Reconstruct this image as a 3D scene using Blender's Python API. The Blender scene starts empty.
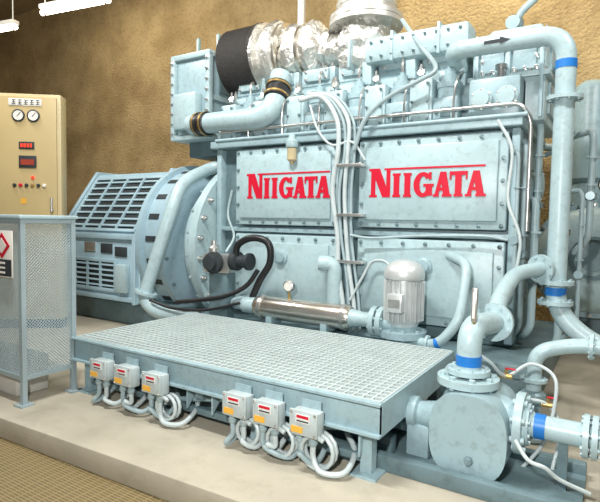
import bpy, bmesh, math, random
from mathutils import Vector, Matrix, noise
random.seed(7)
V = Vector
C = bpy.context.scene.collection
PI = math.pi
# ------------------------------------------------------------------ survey camera
FPX = 515.0
yc = V((324, 25, -515)).normalized()
xn = V((-827, 45, -515)); xn = (xn - yc * xn.dot(yc)).normalized()
xc = -xn; zc = xc.cross(yc)
M3 = Matrix((xc, yc, zc))
CAM = V((0, 0, 1.25))
def P(px, py, Y=None, Z=None, X=None, s=None):
    d = M3 @ V(((px - 300) / FPX, (251 - py) / FPX, -1))
    if Y is not None: k = Y / d.y
    elif Z is not None: k = (Z - 1.25) / d.z
    elif X is not None: k = X / d.x
    else: k = s
    return CAM + d * k
cd = bpy.data.cameras.new('camera'); cam = bpy.data.objects.new('camera', cd); C.objects.link(cam)
cd.sensor_width = 36; cd.lens = FPX / 600 * 36; cd.clip_start = 0.05
cam.matrix_world = Matrix.Translation(CAM) @ M3.to_4x4()
bpy.context.scene.camera = cam
bpy.context.scene.view_settings.view_transform = 'Standard'

# ------------------------------------------------------------------ materials
def mat(name, col, rough=0.5, metal=0.0, var=0.12, vs=4.0, bump=0.0, bs=40.0, col2=None, emit=0.0, coord='Object', grime=0.0, gs=14, bd=.02):
    m = bpy.data.materials.new(name); m.use_nodes = True
    nt = m.node_tree; n = nt.nodes; L = nt.links
    b = n['Principled BSDF']
    b.inputs['Roughness'].default_value = rough; b.inputs['Metallic'].default_value = metal
    tc = n.new('ShaderNodeTexCoord')
    no = n.new('ShaderNodeTexNoise'); no.inputs['Scale'].default_value = vs; no.inputs['Detail'].default_value = 6
    L.new(tc.outputs[coord], no.inputs['Vector'])
    cr = n.new('ShaderNodeValToRGB'); L.new(no.outputs['Fac'], cr.inputs['Fac'])
    c2 = col2 or tuple(max(0, c * (1 - 2.2 * var)) for c in col)
    cr.color_ramp.elements[0].position = 0.3; cr.color_ramp.elements[0].color = (*c2, 1)
    cr.color_ramp.elements[1].position = 0.62; cr.color_ramp.elements[1].color = (*col, 1)
    out = cr.outputs['Color']
    if grime:
        n3 = n.new('ShaderNodeTexNoise'); n3.inputs['Scale'].default_value = gs; n3.inputs['Detail'].default_value = 10; n3.inputs['Roughness'].default_value = .7
        L.new(tc.outputs[coord], n3.inputs['Vector'])
        r3 = n.new('ShaderNodeValToRGB'); L.new(n3.outputs['Fac'], r3.inputs['Fac'])
        r3.color_ramp.elements[0].position = .30; r3.color_ramp.elements[0].color = (1 - grime, 1 - grime * 1.05, 1 - grime * 1.15, 1)
        r3.color_ramp.elements[1].position = .50; r3.color_ramp.elements[1].color = (1, 1, 1, 1)
        mx = n.new('ShaderNodeMix'); mx.data_type = 'RGBA'; mx.blend_type = 'MULTIPLY'; mx.inputs[0].default_value = 1
        L.new(out, mx.inputs[6]); L.new(r3.outputs['Color'], mx.inputs[7]); out = mx.outputs[2]
    L.new(out, b.inputs['Base Color'])
    if bump:
        n2 = n.new('ShaderNodeTexNoise'); n2.inputs['Scale'].default_value = bs; n2.inputs['Detail'].default_value = 5
        L.new(tc.outputs[coord], n2.inputs['Vector'])
        bp = n.new('ShaderNodeBump'); bp.inputs['Strength'].default_value = bump; bp.inputs['Distance'].default_value = bd
        L.new(n2.outputs['Fac'], bp.inputs['Height']); L.new(bp.outputs['Normal'], b.inputs['Normal'])
    if emit:
        b.inputs['Emission Color'].default_value = (*col, 1); b.inputs['Emission Strength'].default_value = emit
    return m
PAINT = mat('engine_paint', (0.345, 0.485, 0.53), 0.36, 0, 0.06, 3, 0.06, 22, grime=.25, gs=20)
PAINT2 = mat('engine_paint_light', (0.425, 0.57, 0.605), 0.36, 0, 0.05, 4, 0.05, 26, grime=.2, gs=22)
PAINT3 = mat('engine_paint_dull_shade', (0.15, 0.23, 0.255), 0.45, 0, 0.1, 5, 0.08, 30, grime=.3)  # darker engine paint; also stands in for shade in recesses
GENP = mat('generator_paint', (0.35, 0.505, 0.585), 0.4, 0, 0.05, 3, grime=.15)
GALV = mat('grating_paint', (0.52, 0.60, 0.595), 0.4, 0, 0.05, 6)
MESHP = mat('guard_paint', (0.34, 0.43, 0.46), 0.5, 0.1, 0.06, 5)
FOIL = mat('crumpled_foil', (0.80, 0.79, 0.75), 0.36, 0.9, 0.08, 9, 1.0, 28)
DUCT = mat('duct_grey_metal', (0.66, 0.65, 0.60), 0.38, 0.5, 0.06, 6)
STEEL = mat('stainless_steel', (0.80, 0.76, 0.68), 0.24, 0.92, 0.08, 6)
ALU = mat('aluminium', (0.74, 0.77, 0.77), 0.36, 0.5, 0.06, 8)
CHROME = mat('dull_chrome', (0.68, 0.68, 0.66), 0.32, 0.85, 0.1, 10)
BOLTM = mat('painted_bolt', (0.24, 0.34, 0.37), 0.35, 0.2, 0.1, 10)
BLACK = mat('black_rubber', (0.018, 0.018, 0.02), 0.4, 0, 0.2, 8)
DARK = mat('dark_void', (0.03, 0.04, 0.045), 0.7, 0, 0.2, 8)
FILT = mat('filter_mesh', (0.035, 0.032, 0.03), 0.55, 0.1, 0.3, 60, 0.5, 120)
RED = mat('red_paint', (0.60, 0.004, 0.028), 0.45, 0, 0.02, 4)
WHITE = mat('white_plastic', (0.74, 0.75, 0.72), 0.4, 0, 0.05, 5)
CONDUIT = mat('pale_conduit', (0.54, 0.62, 0.63), 0.4, 0, 0.05, 8, grime=.12)
CONDG = mat('grey_conduit', (0.36, 0.47, 0.50), 0.42, 0, 0.08, 8, grime=.15)
BLUE = mat('blue_band', (0.015, 0.19, 0.60), 0.4, 0, 0.05, 5)
JBOX = mat('box_enamel', (0.48, 0.56, 0.57), 0.4, 0, 0.06, 6, grime=.12)
CABM = mat('cabinet_khaki', (0.50, 0.39, 0.19), 0.42, 0, 0.04, 2)
CABM2 = mat('cabinet_edge', (0.58, 0.48, 0.27), 0.45, 0, 0.04, 2)
GLASSW = mat('dial_white', (0.85, 0.83, 0.77), 0.3, 0, 0.02, 4)
LED = mat('led_red', (0.9, 0.05, 0.02), 0.4, 0, 0.05, 5, emit=.8)
BRASS = mat('brass', (0.60, 0.42, 0.16), 0.35, 0.7, 0.15, 9)
AMBER = mat('amber_label', (0.85, 0.45, 0.06), 0.5, 0, 0.05, 5)
WALL = mat('rough_sprayed_wall', (0.54, 0.395, 0.195), 0.95, 0, 0.14, 1.8, 1.0, 26, col2=(0.355, 0.245, 0.11), grime=.34, gs=14, bd=.035)
CONC = mat('plinth_concrete', (0.45, 0.415, 0.33), 0.6, 0, 0.07, 3, 0.08, 50, grime=.15, gs=5)
BLOCK = mat('block_concrete', (0.58, 0.57, 0.52), 0.8, 0, 0.06, 5, 0.1, 60)
CEIL = mat('ceiling_paint', (0.40, 0.32, 0.18), 0.9, 0, 0.08, 2)
TUBE = mat('lamp_tube', (1.0, 0.93, 0.78), 0.4, 0, 0.0, 3, emit=9)
LAMPW = mat('lamp_body', (0.85, 0.82, 0.72), 0.5, 0, 0.03, 3)
GLASS = mat('bowl_amber', (0.55, 0.46, 0.28), 0.1, 0, 0.1, 9)
CASEG = mat('case_green', (.25, .38, .36), .4)
PIT_SHADE = mat('pit_shade_paint', (.20, .27, .28), .5, 0, .1, 4)  # shade of the pit under the grating, put into the colour
def tile_mat():
    m = bpy.data.materials.new('brown_grating_floor'); m.use_nodes = True
    nt = m.node_tree; n = nt.nodes; L = nt.links; b = n['Principled BSDF']
    tc = n.new('ShaderNodeTexCoord'); br = n.new('ShaderNodeTexBrick')
    br.offset = 0; br.inputs['Scale'].default_value = 1.0
    br.inputs['Brick Width'].default_value = 0.06; br.inputs['Row Height'].default_value = 0.018; br.inputs['Mortar Size'].default_value = 0.004
    br.inputs['Color1'].default_value = (0.13, 0.095, 0.04, 1); br.inputs['Color2'].default_value = (0.155, 0.11, 0.048, 1); br.inputs['Mortar'].default_value = (0.26, 0.20, 0.09, 1)
    L.new(tc.outputs['Object'], br.inputs['Vector']); L.new(br.outputs['Color'], b.inputs['Base Color'])
    bp = n.new('ShaderNodeBump'); bp.inputs['Strength'].default_value = .5; bp.inputs['Distance'].default_value = .01
    L.new(br.outputs['Fac'], bp.inputs['Height']); L.new(bp.outputs['Normal'], b.inputs['Normal'])
    b.inputs['Roughness'].default_value = 0.6
    return m
FLOORM = tile_mat()

# ------------------------------------------------------------------ mesh builder
WL = {}
def fillet(pts, R, n=7):
    pts = [V(p) for p in pts]
    out = [pts[0]]
    for i in range(1, len(pts) - 1):
        a, b, c = pts[i - 1], pts[i], pts[i + 1]
        d = min(R, (a - b).length * 0.48, (c - b).length * 0.48)
        p = b + (a - b).normalized() * d; q = b + (c - b).normalized() * d
        for k in range(n + 1):
            t = k / n
            out.append(p * (1 - t) ** 2 + b * 2 * t * (1 - t) + q * t * t)
    out.append(pts[-1])
    return out
def spline(pts, n=8):
    pts = [V(p) for p in pts]
    q = [pts[0] * 2 - pts[1]] + pts + [pts[-1] * 2 - pts[-2]]
    out = []
    for i in range(1, len(q) - 2):
        a, b, c, d = q[i - 1], q[i], q[i + 1], q[i + 2]
        for k in range(n):
            t = k / n
            out.append(0.5 * (2 * b + (c - a) * t + (2 * a - 5 * b + 4 * c - d) * t * t + (3 * b - a - 3 * c + d) * t ** 3))
    out.append(pts[-1])
    return out
def frame_of(ax):
    ax = V(ax).normalized()
    u = ax.cross(V((0, 0, 1)))
    if u.length < 0.01: u = V((1, 0, 0))
    u.normalize()
    return ax, u, ax.cross(u)
class MB:
    def __init__(s): s.bm = bmesh.new()
    def box(s, c, size, bev=0.0, rot=None):
        vs = bmesh.ops.create_cube(s.bm, size=1)['verts']
        m = Matrix.Translation(V(c)) @ (rot.to_4x4() if rot else Matrix.Identity(4)) @ Matrix.Diagonal((*size, 1))
        bmesh.ops.transform(s.bm, matrix=m, verts=vs)
        if bev:
            es = list({e for v in vs for e in v.link_edges})
            bmesh.ops.bevel(s.bm, geom=es, offset=bev, segments=2, affect='EDGES', profile=0.5)
        return s
    def bx(s, x0, x1, y0, y1, z0, z1, bev=0.0):
        return s.box(((x0 + x1) / 2, (y0 + y1) / 2, (z0 + z1) / 2), (abs(x1 - x0), abs(y1 - y0), abs(z1 - z0)), bev)
    def lathe(s, o, ax, prof, seg=24):
        o = V(o); ax, u, w = frame_of(ax); rings = []
        for r, h in prof:
            if r <= 1e-6: rings.append([s.bm.verts.new(o + ax * h)])
            else:
                ring = []
                for k in range(seg):
                    a = 2 * PI * k / seg
                    ring.append(s.bm.verts.new(o + ax * h + u * r * math.cos(a) + w * r * math.sin(a)))
                rings.append(ring)
        for A, B in zip(rings, rings[1:]):
            if len(A) == 1 and len(B) == 1: continue
            for k in range(seg):
                k2 = (k + 1) % seg
                if len(A) == 1: s.bm.faces.new((A[0], B[k2], B[k]))
                elif len(B) == 1: s.bm.faces.new((A[k], A[k2], B[0]))
                else: s.bm.faces.new((A[k], A[k2], B[k2], B[k]))
        for R in (rings[0], rings[-1]):
            if len(R) > 2: s.bm.faces.new(R)
        return s
    def lump(s, amp, sc):
        for v in s.bm.verts:
            v.co += noise.noise_vector(v.co * sc) * amp + noise.noise_vector(v.co * sc * 2.7) * amp * .5
        return s
    def cyl(s, p0, p1, r, r1=None, seg=16):
        p0 = V(p0); p1 = V(p1)
        return s.lathe(p0, p1 - p0, [(r, 0), (r if r1 is None else r1, (p1 - p0).length)], seg)
    def tube(s, pts, r, seg=12):
        pts = [V(p) for p in pts]
        pts = [p for i, p in enumerate(pts) if i == 0 or (p - pts[i - 1]).length > 1e-5]
        t = (pts[1] - pts[0]).normalized(); _, u, w = frame_of(t); rings = []
        for i, p in enumerate(pts):
            a = pts[min(i + 1, len(pts) - 1)] - pts[max(i - 1, 0)]
            a.normalize()
            u = u - a * u.dot(a); u.normalize(); w = a.cross(u)
            rings.append([s.bm.verts.new(p + u * r * math.cos(2 * PI * k / seg) + w * r * math.sin(2 * PI * k / seg)) for k in range(seg)])
        for A, B in zip(rings, rings[1:]):
            for k in range(seg):
                k2 = (k + 1) % seg
                s.bm.faces.new((A[k], A[k2], B[k2], B[k]))
        s.bm.faces.new(rings[0]); s.bm.faces.new(rings[-1])
        return s
    def prism(s, poly, o, u, v, depth, bev=0, seg=2):
        o = V(o); u = V(u); v = V(v); n = u.cross(v).normalized()
        A = [s.bm.verts.new(o + u * a + v * b) for a, b in poly]
        B = [s.bm.verts.new(o + u * a + v * b + n * depth) for a, b in poly]
        fa = s.bm.faces.new(A); fb = s.bm.faces.new(B)
        for i in range(len(poly)):
            j = (i + 1) % len(poly)
            s.bm.faces.new((A[i], A[j], B[j], B[i]))
        if bev:
            es = list(fa.edges) + list(fb.edges)
            bmesh.ops.bevel(s.bm, geom=es, offset=bev, segments=seg, affect='EDGES', profile=.5)
        return s
    def flange(s, p, ax, r, t=0.03, nb=8, br=None):
        ax, u, w = frame_of(ax); p = V(p)
        s.lathe(p - ax * t / 2, ax, [(r, 0), (r, t)], 28)
        br = br or r * 0.1
        for k in range(nb):
            a = 2 * PI * (k + 0.5) / nb
            q = p + (u * math.cos(a) + w * math.sin(a)) * r * 0.82
            s.lathe(q - ax * (t / 2 + br * 0.9), ax, [(br, 0), (br, t + br * 1.8)], 6)
        return s
    def build(s, name, m, parent=None, loc=None):
        bmesh.ops.recalc_face_normals(s.bm, faces=s.bm.faces[:])
        for f in s.bm.faces: f.smooth = True
        for e in s.bm.edges:
            if len(e.link_faces) == 2 and e.calc_face_angle(0) > 0.62: e.smooth = False
        off = V(loc) if loc is not None else (WL.get(parent.name, V((0, 0, 0))) if parent else V((0, 0, 0)))
        for v in s.bm.verts: v.co -= off
        me = bpy.data.meshes.new(name); s.bm.to_mesh(me); s.bm.free()
        me.materials.append(m)
        o = bpy.data.objects.new(name, me); C.objects.link(o)
        if parent: o.parent = parent
        else: o.location = off
        WL[o.name] = off
        return o
    def base(s):
        xs = [v.co.x for v in s.bm.verts]; ys = [v.co.y for v in s.bm.verts]; zs = [v.co.z for v in s.bm.verts]
        return V(((min(xs) + max(xs)) / 2, (min(ys) + max(ys)) / 2, min(zs)))
def rect_pts(x0, x1, z0, z1, y, nx, nz):
    pts = set()
    for i in range(nx):
        x = x0 + (x1 - x0) * i / (nx - 1); pts.add((x, z0)); pts.add((x, z1))
    for j in range(nz):
        z = z0 + (z1 - z0) * j / (nz - 1); pts.add((x0, z)); pts.add((x1, z))
    return [((x, y, z), (0, -1, 0)) for x, z in sorted(pts)]
def ring_pts(c, ax, r, n, ph=.5):
    ax, u, w = frame_of(ax); c = V(c)
    return [(c + (u * math.cos(2 * PI * (k + ph) / n) + w * math.sin(2 * PI * (k + ph) / n)) * r, ax) for k in range(n)]
def bolts(parent, name, plist, r, h, m=BOLTM):
    b = MB().lathe((0, 0, 0), (0, 0, 1), [(r * 1.35, 0), (r * 1.35, h * .15), (r, h * .2), (r, h), (r * .5, h * 1.05), (r * .5, h * 1.4)], 6)
    off = WL[parent.name]; first = None
    for p, ax in plist:
        if first is None:
            first = o = b.build(name, m, parent, loc=(0, 0, 0))
        else:
            o = first.copy(); C.objects.link(o); o.parent = parent
        o.location = V(p) - off
        o.rotation_euler = V(ax).to_track_quat('Z', 'Y').to_euler()
def tag(o, label, cat, group=None):
    o['label'] = label; o['category'] = cat
    if group: o['group'] = group
    return o
def thing(name, label, cat, loc=(0, 0, 0), group=None):
    o = bpy.data.objects.new(name, None); C.objects.link(o); o.empty_display_size = 0.1
    o.location = loc; WL[o.name] = V(loc)
    return tag(o, label, cat, group)
def single(mb, name, m, label, cat, group=None):
    return tag(mb.build(name, m, None, mb.base()), label, cat, group)
def struct(name, mb, m):
    o = mb.build(name, m); o['kind'] = 'structure'; return o
def dup(o, parent=None):
    c = o.copy(); C.objects.link(c)
    if parent: c.parent = parent
    for ch in list(o.children): dup(ch, c)
    return c

# ------------------------------------------------------------------ setting
FZ = -.13
struct('floor', MB().bx(-16, 9, -4, 8, FZ - .2, FZ), FLOORM)
ye = lambda x: 1.745 + .044 * (x + 1.38)
struct('plinth', MB().prism([(-14, ye(-14)), (8.9, ye(8.9)), (8.9, 7.0), (-14, 7.0)], (0, 0, FZ), (1, 0, 0), (0, 1, 0), -FZ, .01, 2), CONC)
struct('wall_back', MB().bx(-16, 9, 7.0, 7.2, FZ, 6), WALL)
struct('wall_left', MB().bx(-14.2, -14, -4, 7.0, FZ, 6), WALL)
struct('ceiling', MB().bx(-16, 9, -4, 7.2, 6, 6.2), CEIL)

# ------------------------------------------------------------------ hanging lamps
def lamp(a, b, label):
    a = V(a); b = V(b); mid = (a + b) / 2; d = (b - a).normalized()
    t = thing('fluorescent_lamp', label, 'lamp', mid, 'fluorescent lamps on the hanging row')
    rot = Matrix.Rotation(math.atan2(d.y, d.x), 3, 'Z'); Ln = (b - a).length
    MB().box(mid + V((0, 0, 0.07)), (Ln, 0.12, 0.06), 0.01, rot).build('housing', LAMPW, t)
    MB().cyl(a, b, 0.035).build('tube', TUBE, t)
    for q in (a + d * 0.06, b - d * 0.06):
        MB().box(q + V((0, 0, 0.01)), (0.04, 0.05, 0.09), 0.004, rot).build('lamp_holder', LAMPW, t)
        MB().cyl(q + V((0, 0, 0.1)), q + V((0, 0, 6.0 - q.z)), 0.008, seg=8).build('rod', LAMPW, t)
lamp(P(42, 13, Z=4.0), P(109, 0, Z=4.0), 'glowing tube lamp hanging high, the one seen at nearly full length')
e = P(16, 27, Z=4.0)
lamp(e + V((-1.1, -0.2, 0)), e, 'glowing tube lamp cut off by the left edge, above the khaki cabinet')

# ------------------------------------------------------------------ control cabinet
cab = thing('control_cabinet', 'tall khaki control cabinet with dials standing against the left edge', 'cabinet')
MB().bx(-.45, .45, 0.02, .2, .1, 2.57, .012).build('body', CABM2, cab)
MB().bx(-.44, .44, 0.03, .19, 0, .1).build('base', DARK, cab)
door = MB().bx(-.42, .41, -.005, .022, .15, 2.535, .006).build('door', CABM, cab)
MB().cyl((.36, -.03, 1.3), (.36, -.03, 1.45), .012).bx(.345, .375, -.03, 0, 1.3, 1.33).build('handle', CHROME, door)
npl = MB().bx(-.08, .26, -.012, -.004, 2.435, 2.51, .002).build('name_plate', GLASSW, cab)
g = MB()
for k in range(5):
    x = -.045 + k * .062
    g.bx(x, x + .04, -.015, -.011, 2.492, 2.498).bx(x, x + .04, -.015, -.011, 2.468, 2.474).bx(x + .017, x + .023, -.0155, -.011, 2.447, 2.498).bx(x, x + .04, -.015, -.011, 2.447, 2.453)
g.build('plate_writing', DARK, npl)
for x in (.02, .175):
    gg = MB().lathe((x, 0, 2.33), (0, -1, 0), [(.066, 0), (.066, .02), (.055, .026), (.052, .018)], 24).build('gauge', DARK, cab)
    MB().lathe((x, -.0195, 2.33), (0, -1, 0), [(.052, 0), (.052, .002)], 24).build('dial', GLASSW, gg)
    MB().box((x + .008, -.023, 2.34), (.006, .003, .06), 0, Matrix.Rotation(.7, 3, 'Y')).build('needle', DARK, gg)
d = MB().bx(.02, .18, -.014, -.004, 1.97, 2.05, .003).build('display', DARK, cab)
for k in range(4): MB().bx(.04 + k * .032, .06 + k * .032, -.017, -.013, 1.99, 2.03).build('digit', LED, d)
d = MB().bx(.02, .20, -.02, -.004, 1.77, 1.9, .003).build('meter', DARK, cab)
MB().bx(.04, .18, -.023, -.019, 1.80, 1.86).build('meter_window', mat('meter_red', (.35, .05, .03), .4, 0, .1, 5), d)
for k in range(6):
    x = -.03 + k * .062
    MB().lathe((x, -.004, 1.58), (0, -1, 0), [(.02, 0), (.02, .012), (.014, .025)], 14).build('push_button', [DARK, RED, DARK, BRASS, DARK, GLASSW][k], cab)
MB().lathe((.16, -.004, 1.665), (0, -1, 0), [(.018, 0), (.018, .012), (.01, .025)], 14).build('indicator_lamp', LED, cab)
MB().bx(.03, .09, -.008, -.004, 1.38, 1.44).build('warning_label', AMBER, cab)
cr_ = math.radians(38)
cab.location = P(60, 96, s=5.6) - V((math.cos(cr_), math.sin(cr_), 0)) * .45
cab.location.z = 0; cab.rotation_euler.z = cr_

# ------------------------------------------------------------------ mesh guard
XG, YG = -3.29, 1.86
gd = thing('mesh_guard', 'grey expanded-mesh machine guard with red diamond sign at the left edge', 'guard', (XG - .5, YG + .18, 0))
for (x, y) in ((XG, YG), (XG, YG + .36), (XG - 1.1, YG), (XG - 1.1, YG + .36)):
    MB().bx(x - .016, x + .016, y - .016, y + .016, 0.012, 1.23).bx(x - .045, x + .045, y - .045, y + .045, 0, .012).build('post', MESHP, gd)
for z in (.17, 1.2):
    MB().bx(XG - .013, XG + .013, YG, YG + .36, z, z + .03).bx(XG - 1.1, XG, YG - .013, YG + .013, z, z + .03).build('rail', MESHP, gd)
MB().bx(XG - 1.13, XG + .03, YG - .03, YG + .39, 1.23, 1.255, .006).build('top_plate', PAINT2, gd)
def exp_mesh(o, u, w, h, pitch=.022, r=.0034):
    o = V(o); u = V(u); g = MB(); z = V((0, 0, 1))
    k = -h
    while k < w:
        for sgn in (1, -1):
            t0 = max(0, -k); t1 = min(h, w - k)
            if t1 - t0 > .01:
                pts = []
                for t in (t0, t1):
                    uu = k + t if sgn > 0 else w - (k + t)
                    pts.append(o + u * uu + z * t)
                g.cyl(pts[0], pts[1], r, seg=4)
        k += pitch
    return g
exp_mesh((XG, YG + .01, .2), (0, 1, 0), .34, 1.0).build('mesh_panel', MESHP, gd)
exp_mesh((XG - 1.09, YG, .2), (1, 0, 0), 1.08, 1.0).build('mesh_panel', MESHP, gd)
sg = MB().bx(XG - .30, XG - .06, YG - .03, YG - .022, .84, 1.15, .003).build('sign', GLASSW, gd)
MB().prism([(-.095, 0), (0, -.085), (.095, 0), (0, .085)], (XG - .18, YG - .03, 1.05), (1, 0, 0), (0, 0, 1), .003).build('sign_diamond', RED, sg)
MB().prism([(-.06, 0), (0, -.052), (.06, 0), (0, .052)], (XG - .18, YG - .033, 1.05), (1, 0, 0), (0, 0, 1), .002).build('diamond_centre', GLASSW, sg)
sb = MB().bx(XG - .29, XG - .07, YG - .034, YG - .03, .85, .96).build('sign_field', DARK, sg)
MB().bx(XG - .22, XG - .14, YG - .037, YG - .034, .867, .88).bx(XG - .22, XG - .14, YG - .037, YG - .034, .899, .911).bx(XG - .22, XG - .14, YG - .037, YG - .034, .93, .943).bx(XG - .225, XG - .205, YG - .038, YG - .034, .867, .943).build('sign_mark', GLASSW, sg)
single(MB().bx(XG - .95, XG - .2, YG + .06, YG + .3, 0, .26, .012), 'concrete_block', BLOCK, 'pale concrete block on the floor inside the foot of the mesh guard', 'block')

# ------------------------------------------------------------------ generator
gen = thing('generator', 'grey-blue alternator with slotted louvre panels and round end bell', 'generator', (-4.9, 4.7, 0))
poly = [(3.85, .30), (3.85, 1.02), (4.40, 1.80), (5.0, 1.80), (5.55, 1.02), (5.55, .30)]
MB().prism(poly, (-5.95, 0, 0), (0, 1, 0), (0, 0, 1), 1.45, .01, 1).build('housing', GENP, gen)
MB().bx(-6, -3.99, 4.0, 5.5, 0, .3, .02).build('base', PAINT3, gen)
pr2 = [(3.81, .28), (3.81, 1.03), (4.38, 1.84), (5.02, 1.84), (5.59, 1.03), (5.59, .28)]
for x in (-5.97, -4.58): MB().prism(pr2, (x, 0, 0), (0, 1, 0), (0, 0, 1), .05, .006, 1).build('frame_rib', GENP, gen)
for z in (1.0, .3): MB().bx(-5.95, -4.56, 3.82, 3.86, z, z + .055, .005).build('frame_rail', GENP, gen)
u = V((1, 0, 0)); v = V((0, .55, .78)).normalized()
def louvre(o, v, W, H, n):
    n_ = u.cross(v); Rm = Matrix((u, v, n_)).transposed()
    pan = MB()
    for sx in (-1, 1): pan.box(o + u * sx * (W / 2 + .02) + n_ * .012, (.04, H + .08, .03), .004, Rm)
    for sy in (-1, 1): pan.box(o + v * sy * (H / 2 + .02) + n_ * .012, (W, .04, .03), .004, Rm)
    pf = pan.build('louvre_panel', GENP, gen)
    MB().box(o + n_ * .003, (W, H, .004), 0, Rm).build('louvre_opening', DARK, pf)
    sl = MB()
    for k in range(n):
        q = o + v * (-H / 2 + H * (k + .5) / n) + n_ * .018
        sl.box(q, (W, H / n * .34, .012), 0, Rm @ Matrix.Rotation(-.3, 3, 'X'))
    for k in range(3): sl.box(o + u * (W * (k - 1) * .25) + n_ * .02, (.03, H, .02), 0, Rm)
    sl.build('louvre_slats', GENP, pf)
louvre(V((-5.25, 4.125, 1.41)), v, 1.2, .74, 8)
louvre(V((-5.38, 3.85, .58)), V((0, 0, 1)), .95, .30, 5)
for x, z, m_ in ((-5.05, .89, DARK), (-4.8, .86, DARK), (-5.35, .90, CHROME)):
    MB().bx(x - .1, x + .1, 3.838, 3.85, z - .055, z + .055, .002).build('rating_plate', m_, gen)
MB().bx(-4.84, -4.66, 3.79, 3.85, .4, .72, .01).build('terminal_cover', PAINT2, gen)
MB().lathe((-4.52, 4.7, .97), (1, 0, 0), [(.82, 0), (.92, .03), (.92, .09), (.87, .11), (.87, .32), (.91, .34), (.91, .42), (.80, .47), (.70, .52)], 52).build('end_bell', GENP, gen)
bolts(gen, 'end_bell_bolt', ring_pts((-4.10, 4.7, .97), (1, 0, 0), .86, 18), .022, .03)
for k in range(10):
    a = PI * (.62 + k * .09)
    MB().box((-4.3, 4.7 + .872 * math.cos(a), .97 + .872 * math.sin(a)), (.15, .012, .06), 0, Matrix.Rotation(a, 3, 'X')).build('vent_slot', DARK, gen)

# ------------------------------------------------------------------ engine
eng = thing('diesel_engine', 'long grey-blue diesel engine with red lettering on its doors', 'engine', (-2.1, 4.7, 0))
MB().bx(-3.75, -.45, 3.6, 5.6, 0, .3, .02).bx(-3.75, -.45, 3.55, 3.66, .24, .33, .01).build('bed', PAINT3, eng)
MB().bx(-3.6, -.68, 4.16, 5.3, .3, 1.97, .02).build('crankcase', PAINT3, eng)  # darker tone paints in the recess shade between and behind the doors
g = MB()
for x in (-3.56, -2.05, -.7): g.bx(x - .03, x + .03, 4.08, 4.2, .34, 1.96, .01)
g.bx(-3.6, -.68, 4.09, 4.2, 1.13, 1.175, .008).bx(-3.63, -.65, 4.02, 5.32, 1.965, 2.035, .01).build('crankcase_ribs', PAINT, eng)

def lettering(x0, x1, z0, y, parent):
    W = x1 - x0; H = .240; h = .195; g = MB(); U = V((1, 0, 0)); Z = V((0, 0, 1)); cnt = [0]
    def pr(poly):
        cnt[0] += 1; g.prism(poly, (0, y, 0), U, Z, .004 + cnt[0] * .0002)
    def rect(a, b, c, d): pr([(a, c), (b, c), (b, d), (a, d)])
    sw = .05; sf = .02; sl = .009
    def stem(xm, hh):
        rect(xm - sw / 2, xm + sw / 2, z0, z0 + hh)
        rect(xm - sw / 2 - sl, xm + sw / 2 + sl, z0, z0 + sf); rect(xm - sw / 2 - sl, xm + sw / 2 + sl, z0 + hh - sf, z0 + hh)
    xl = x0 + .010; xr = x0 + W * .20 - sw
    rect(xl, xl + sw * .8, z0, z0 + H); rect(xl - .014, xl + sw * .8 + .014, z0, z0 + sf); rect(xl - .02, xl + sw, z0 + H - sf, z0 + H)
    rect(xr + .008, xr + sw * .85, z0, z0 + H)
    rect(xr - .012, x0 + W * .99, z0 + H - .015, z0 + H)
    pr([(xl, z0 + H), (xl + sw * 1.55, z0 + H), (xr + sw * .85, z0), (xr - sw * .5, z0)])
    stem(x0 + W * .250, h); stem(x0 + W * .349, h)
    cx = x0 + W * .488; cz = z0 + h / 2; ro = h / 2 + .003; rx = W * .084; N = 20; out = []; inn = []
    for k in range(N + 1):
        a = math.radians(40 + (320 - 40) * k / N)
        out.append((cx + rx * math.cos(a), cz + ro * math.sin(a)))
        inn.append((cx + (rx - sw * 1.0) * math.cos(a), cz + (ro - .033) * math.sin(a)))
    pr(out + inn[::-1])
    rect(cx + rx * .28, cx + rx * .92, z0 + .010, cz - .002); rect(cx + rx * .02, cx + rx * 1.08, cz - .016, cz + .006)
    rect(cx + rx * .56, cx + rx * .84, cz + .04, z0 + h)
    def A(xa, xb):
        xm = (xa + xb) / 2
        pr([(xa + .006, z0), (xa + .036, z0), (xm + .012, z0 + h), (xm - .020, z0 + h)])
        pr([(xb - .008 - sw * 1.1, z0), (xb - .008, z0), (xm + .026, z0 + h), (xm - .022, z0 + h)])
        rect(xa + (xm - xa) * .48, xb - (xb - xm) * .5, z0 + h * .24, z0 + h * .24 + .026)
        rect(xa - .004, xa + .044, z0, z0 + sf); rect(xb - .074, xb + .002, z0, z0 + sf)
    A(x0 + W * .578, x0 + W * .728)
    xt = x0 + W * .782; rect(xt - sw / 2, xt + sw / 2, z0, z0 + h)
    rect(xt - sw / 2 - sl, xt + sw / 2 + sl, z0, z0 + sf)
    tb_ = W * .072
    rect(xt - tb_, xt + tb_, z0 + h - .03, z0 + h); rect(xt - tb_, xt - tb_ + .014, z0 + h - .062, z0 + h); rect(xt + tb_ - .014, xt + tb_, z0 + h - .062, z0 + h)
    A(x0 + W * .842, x0 + W * .998)
    o = g.build('lettering', RED, parent); o['label'] = 'red raised capital lettering'
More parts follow.
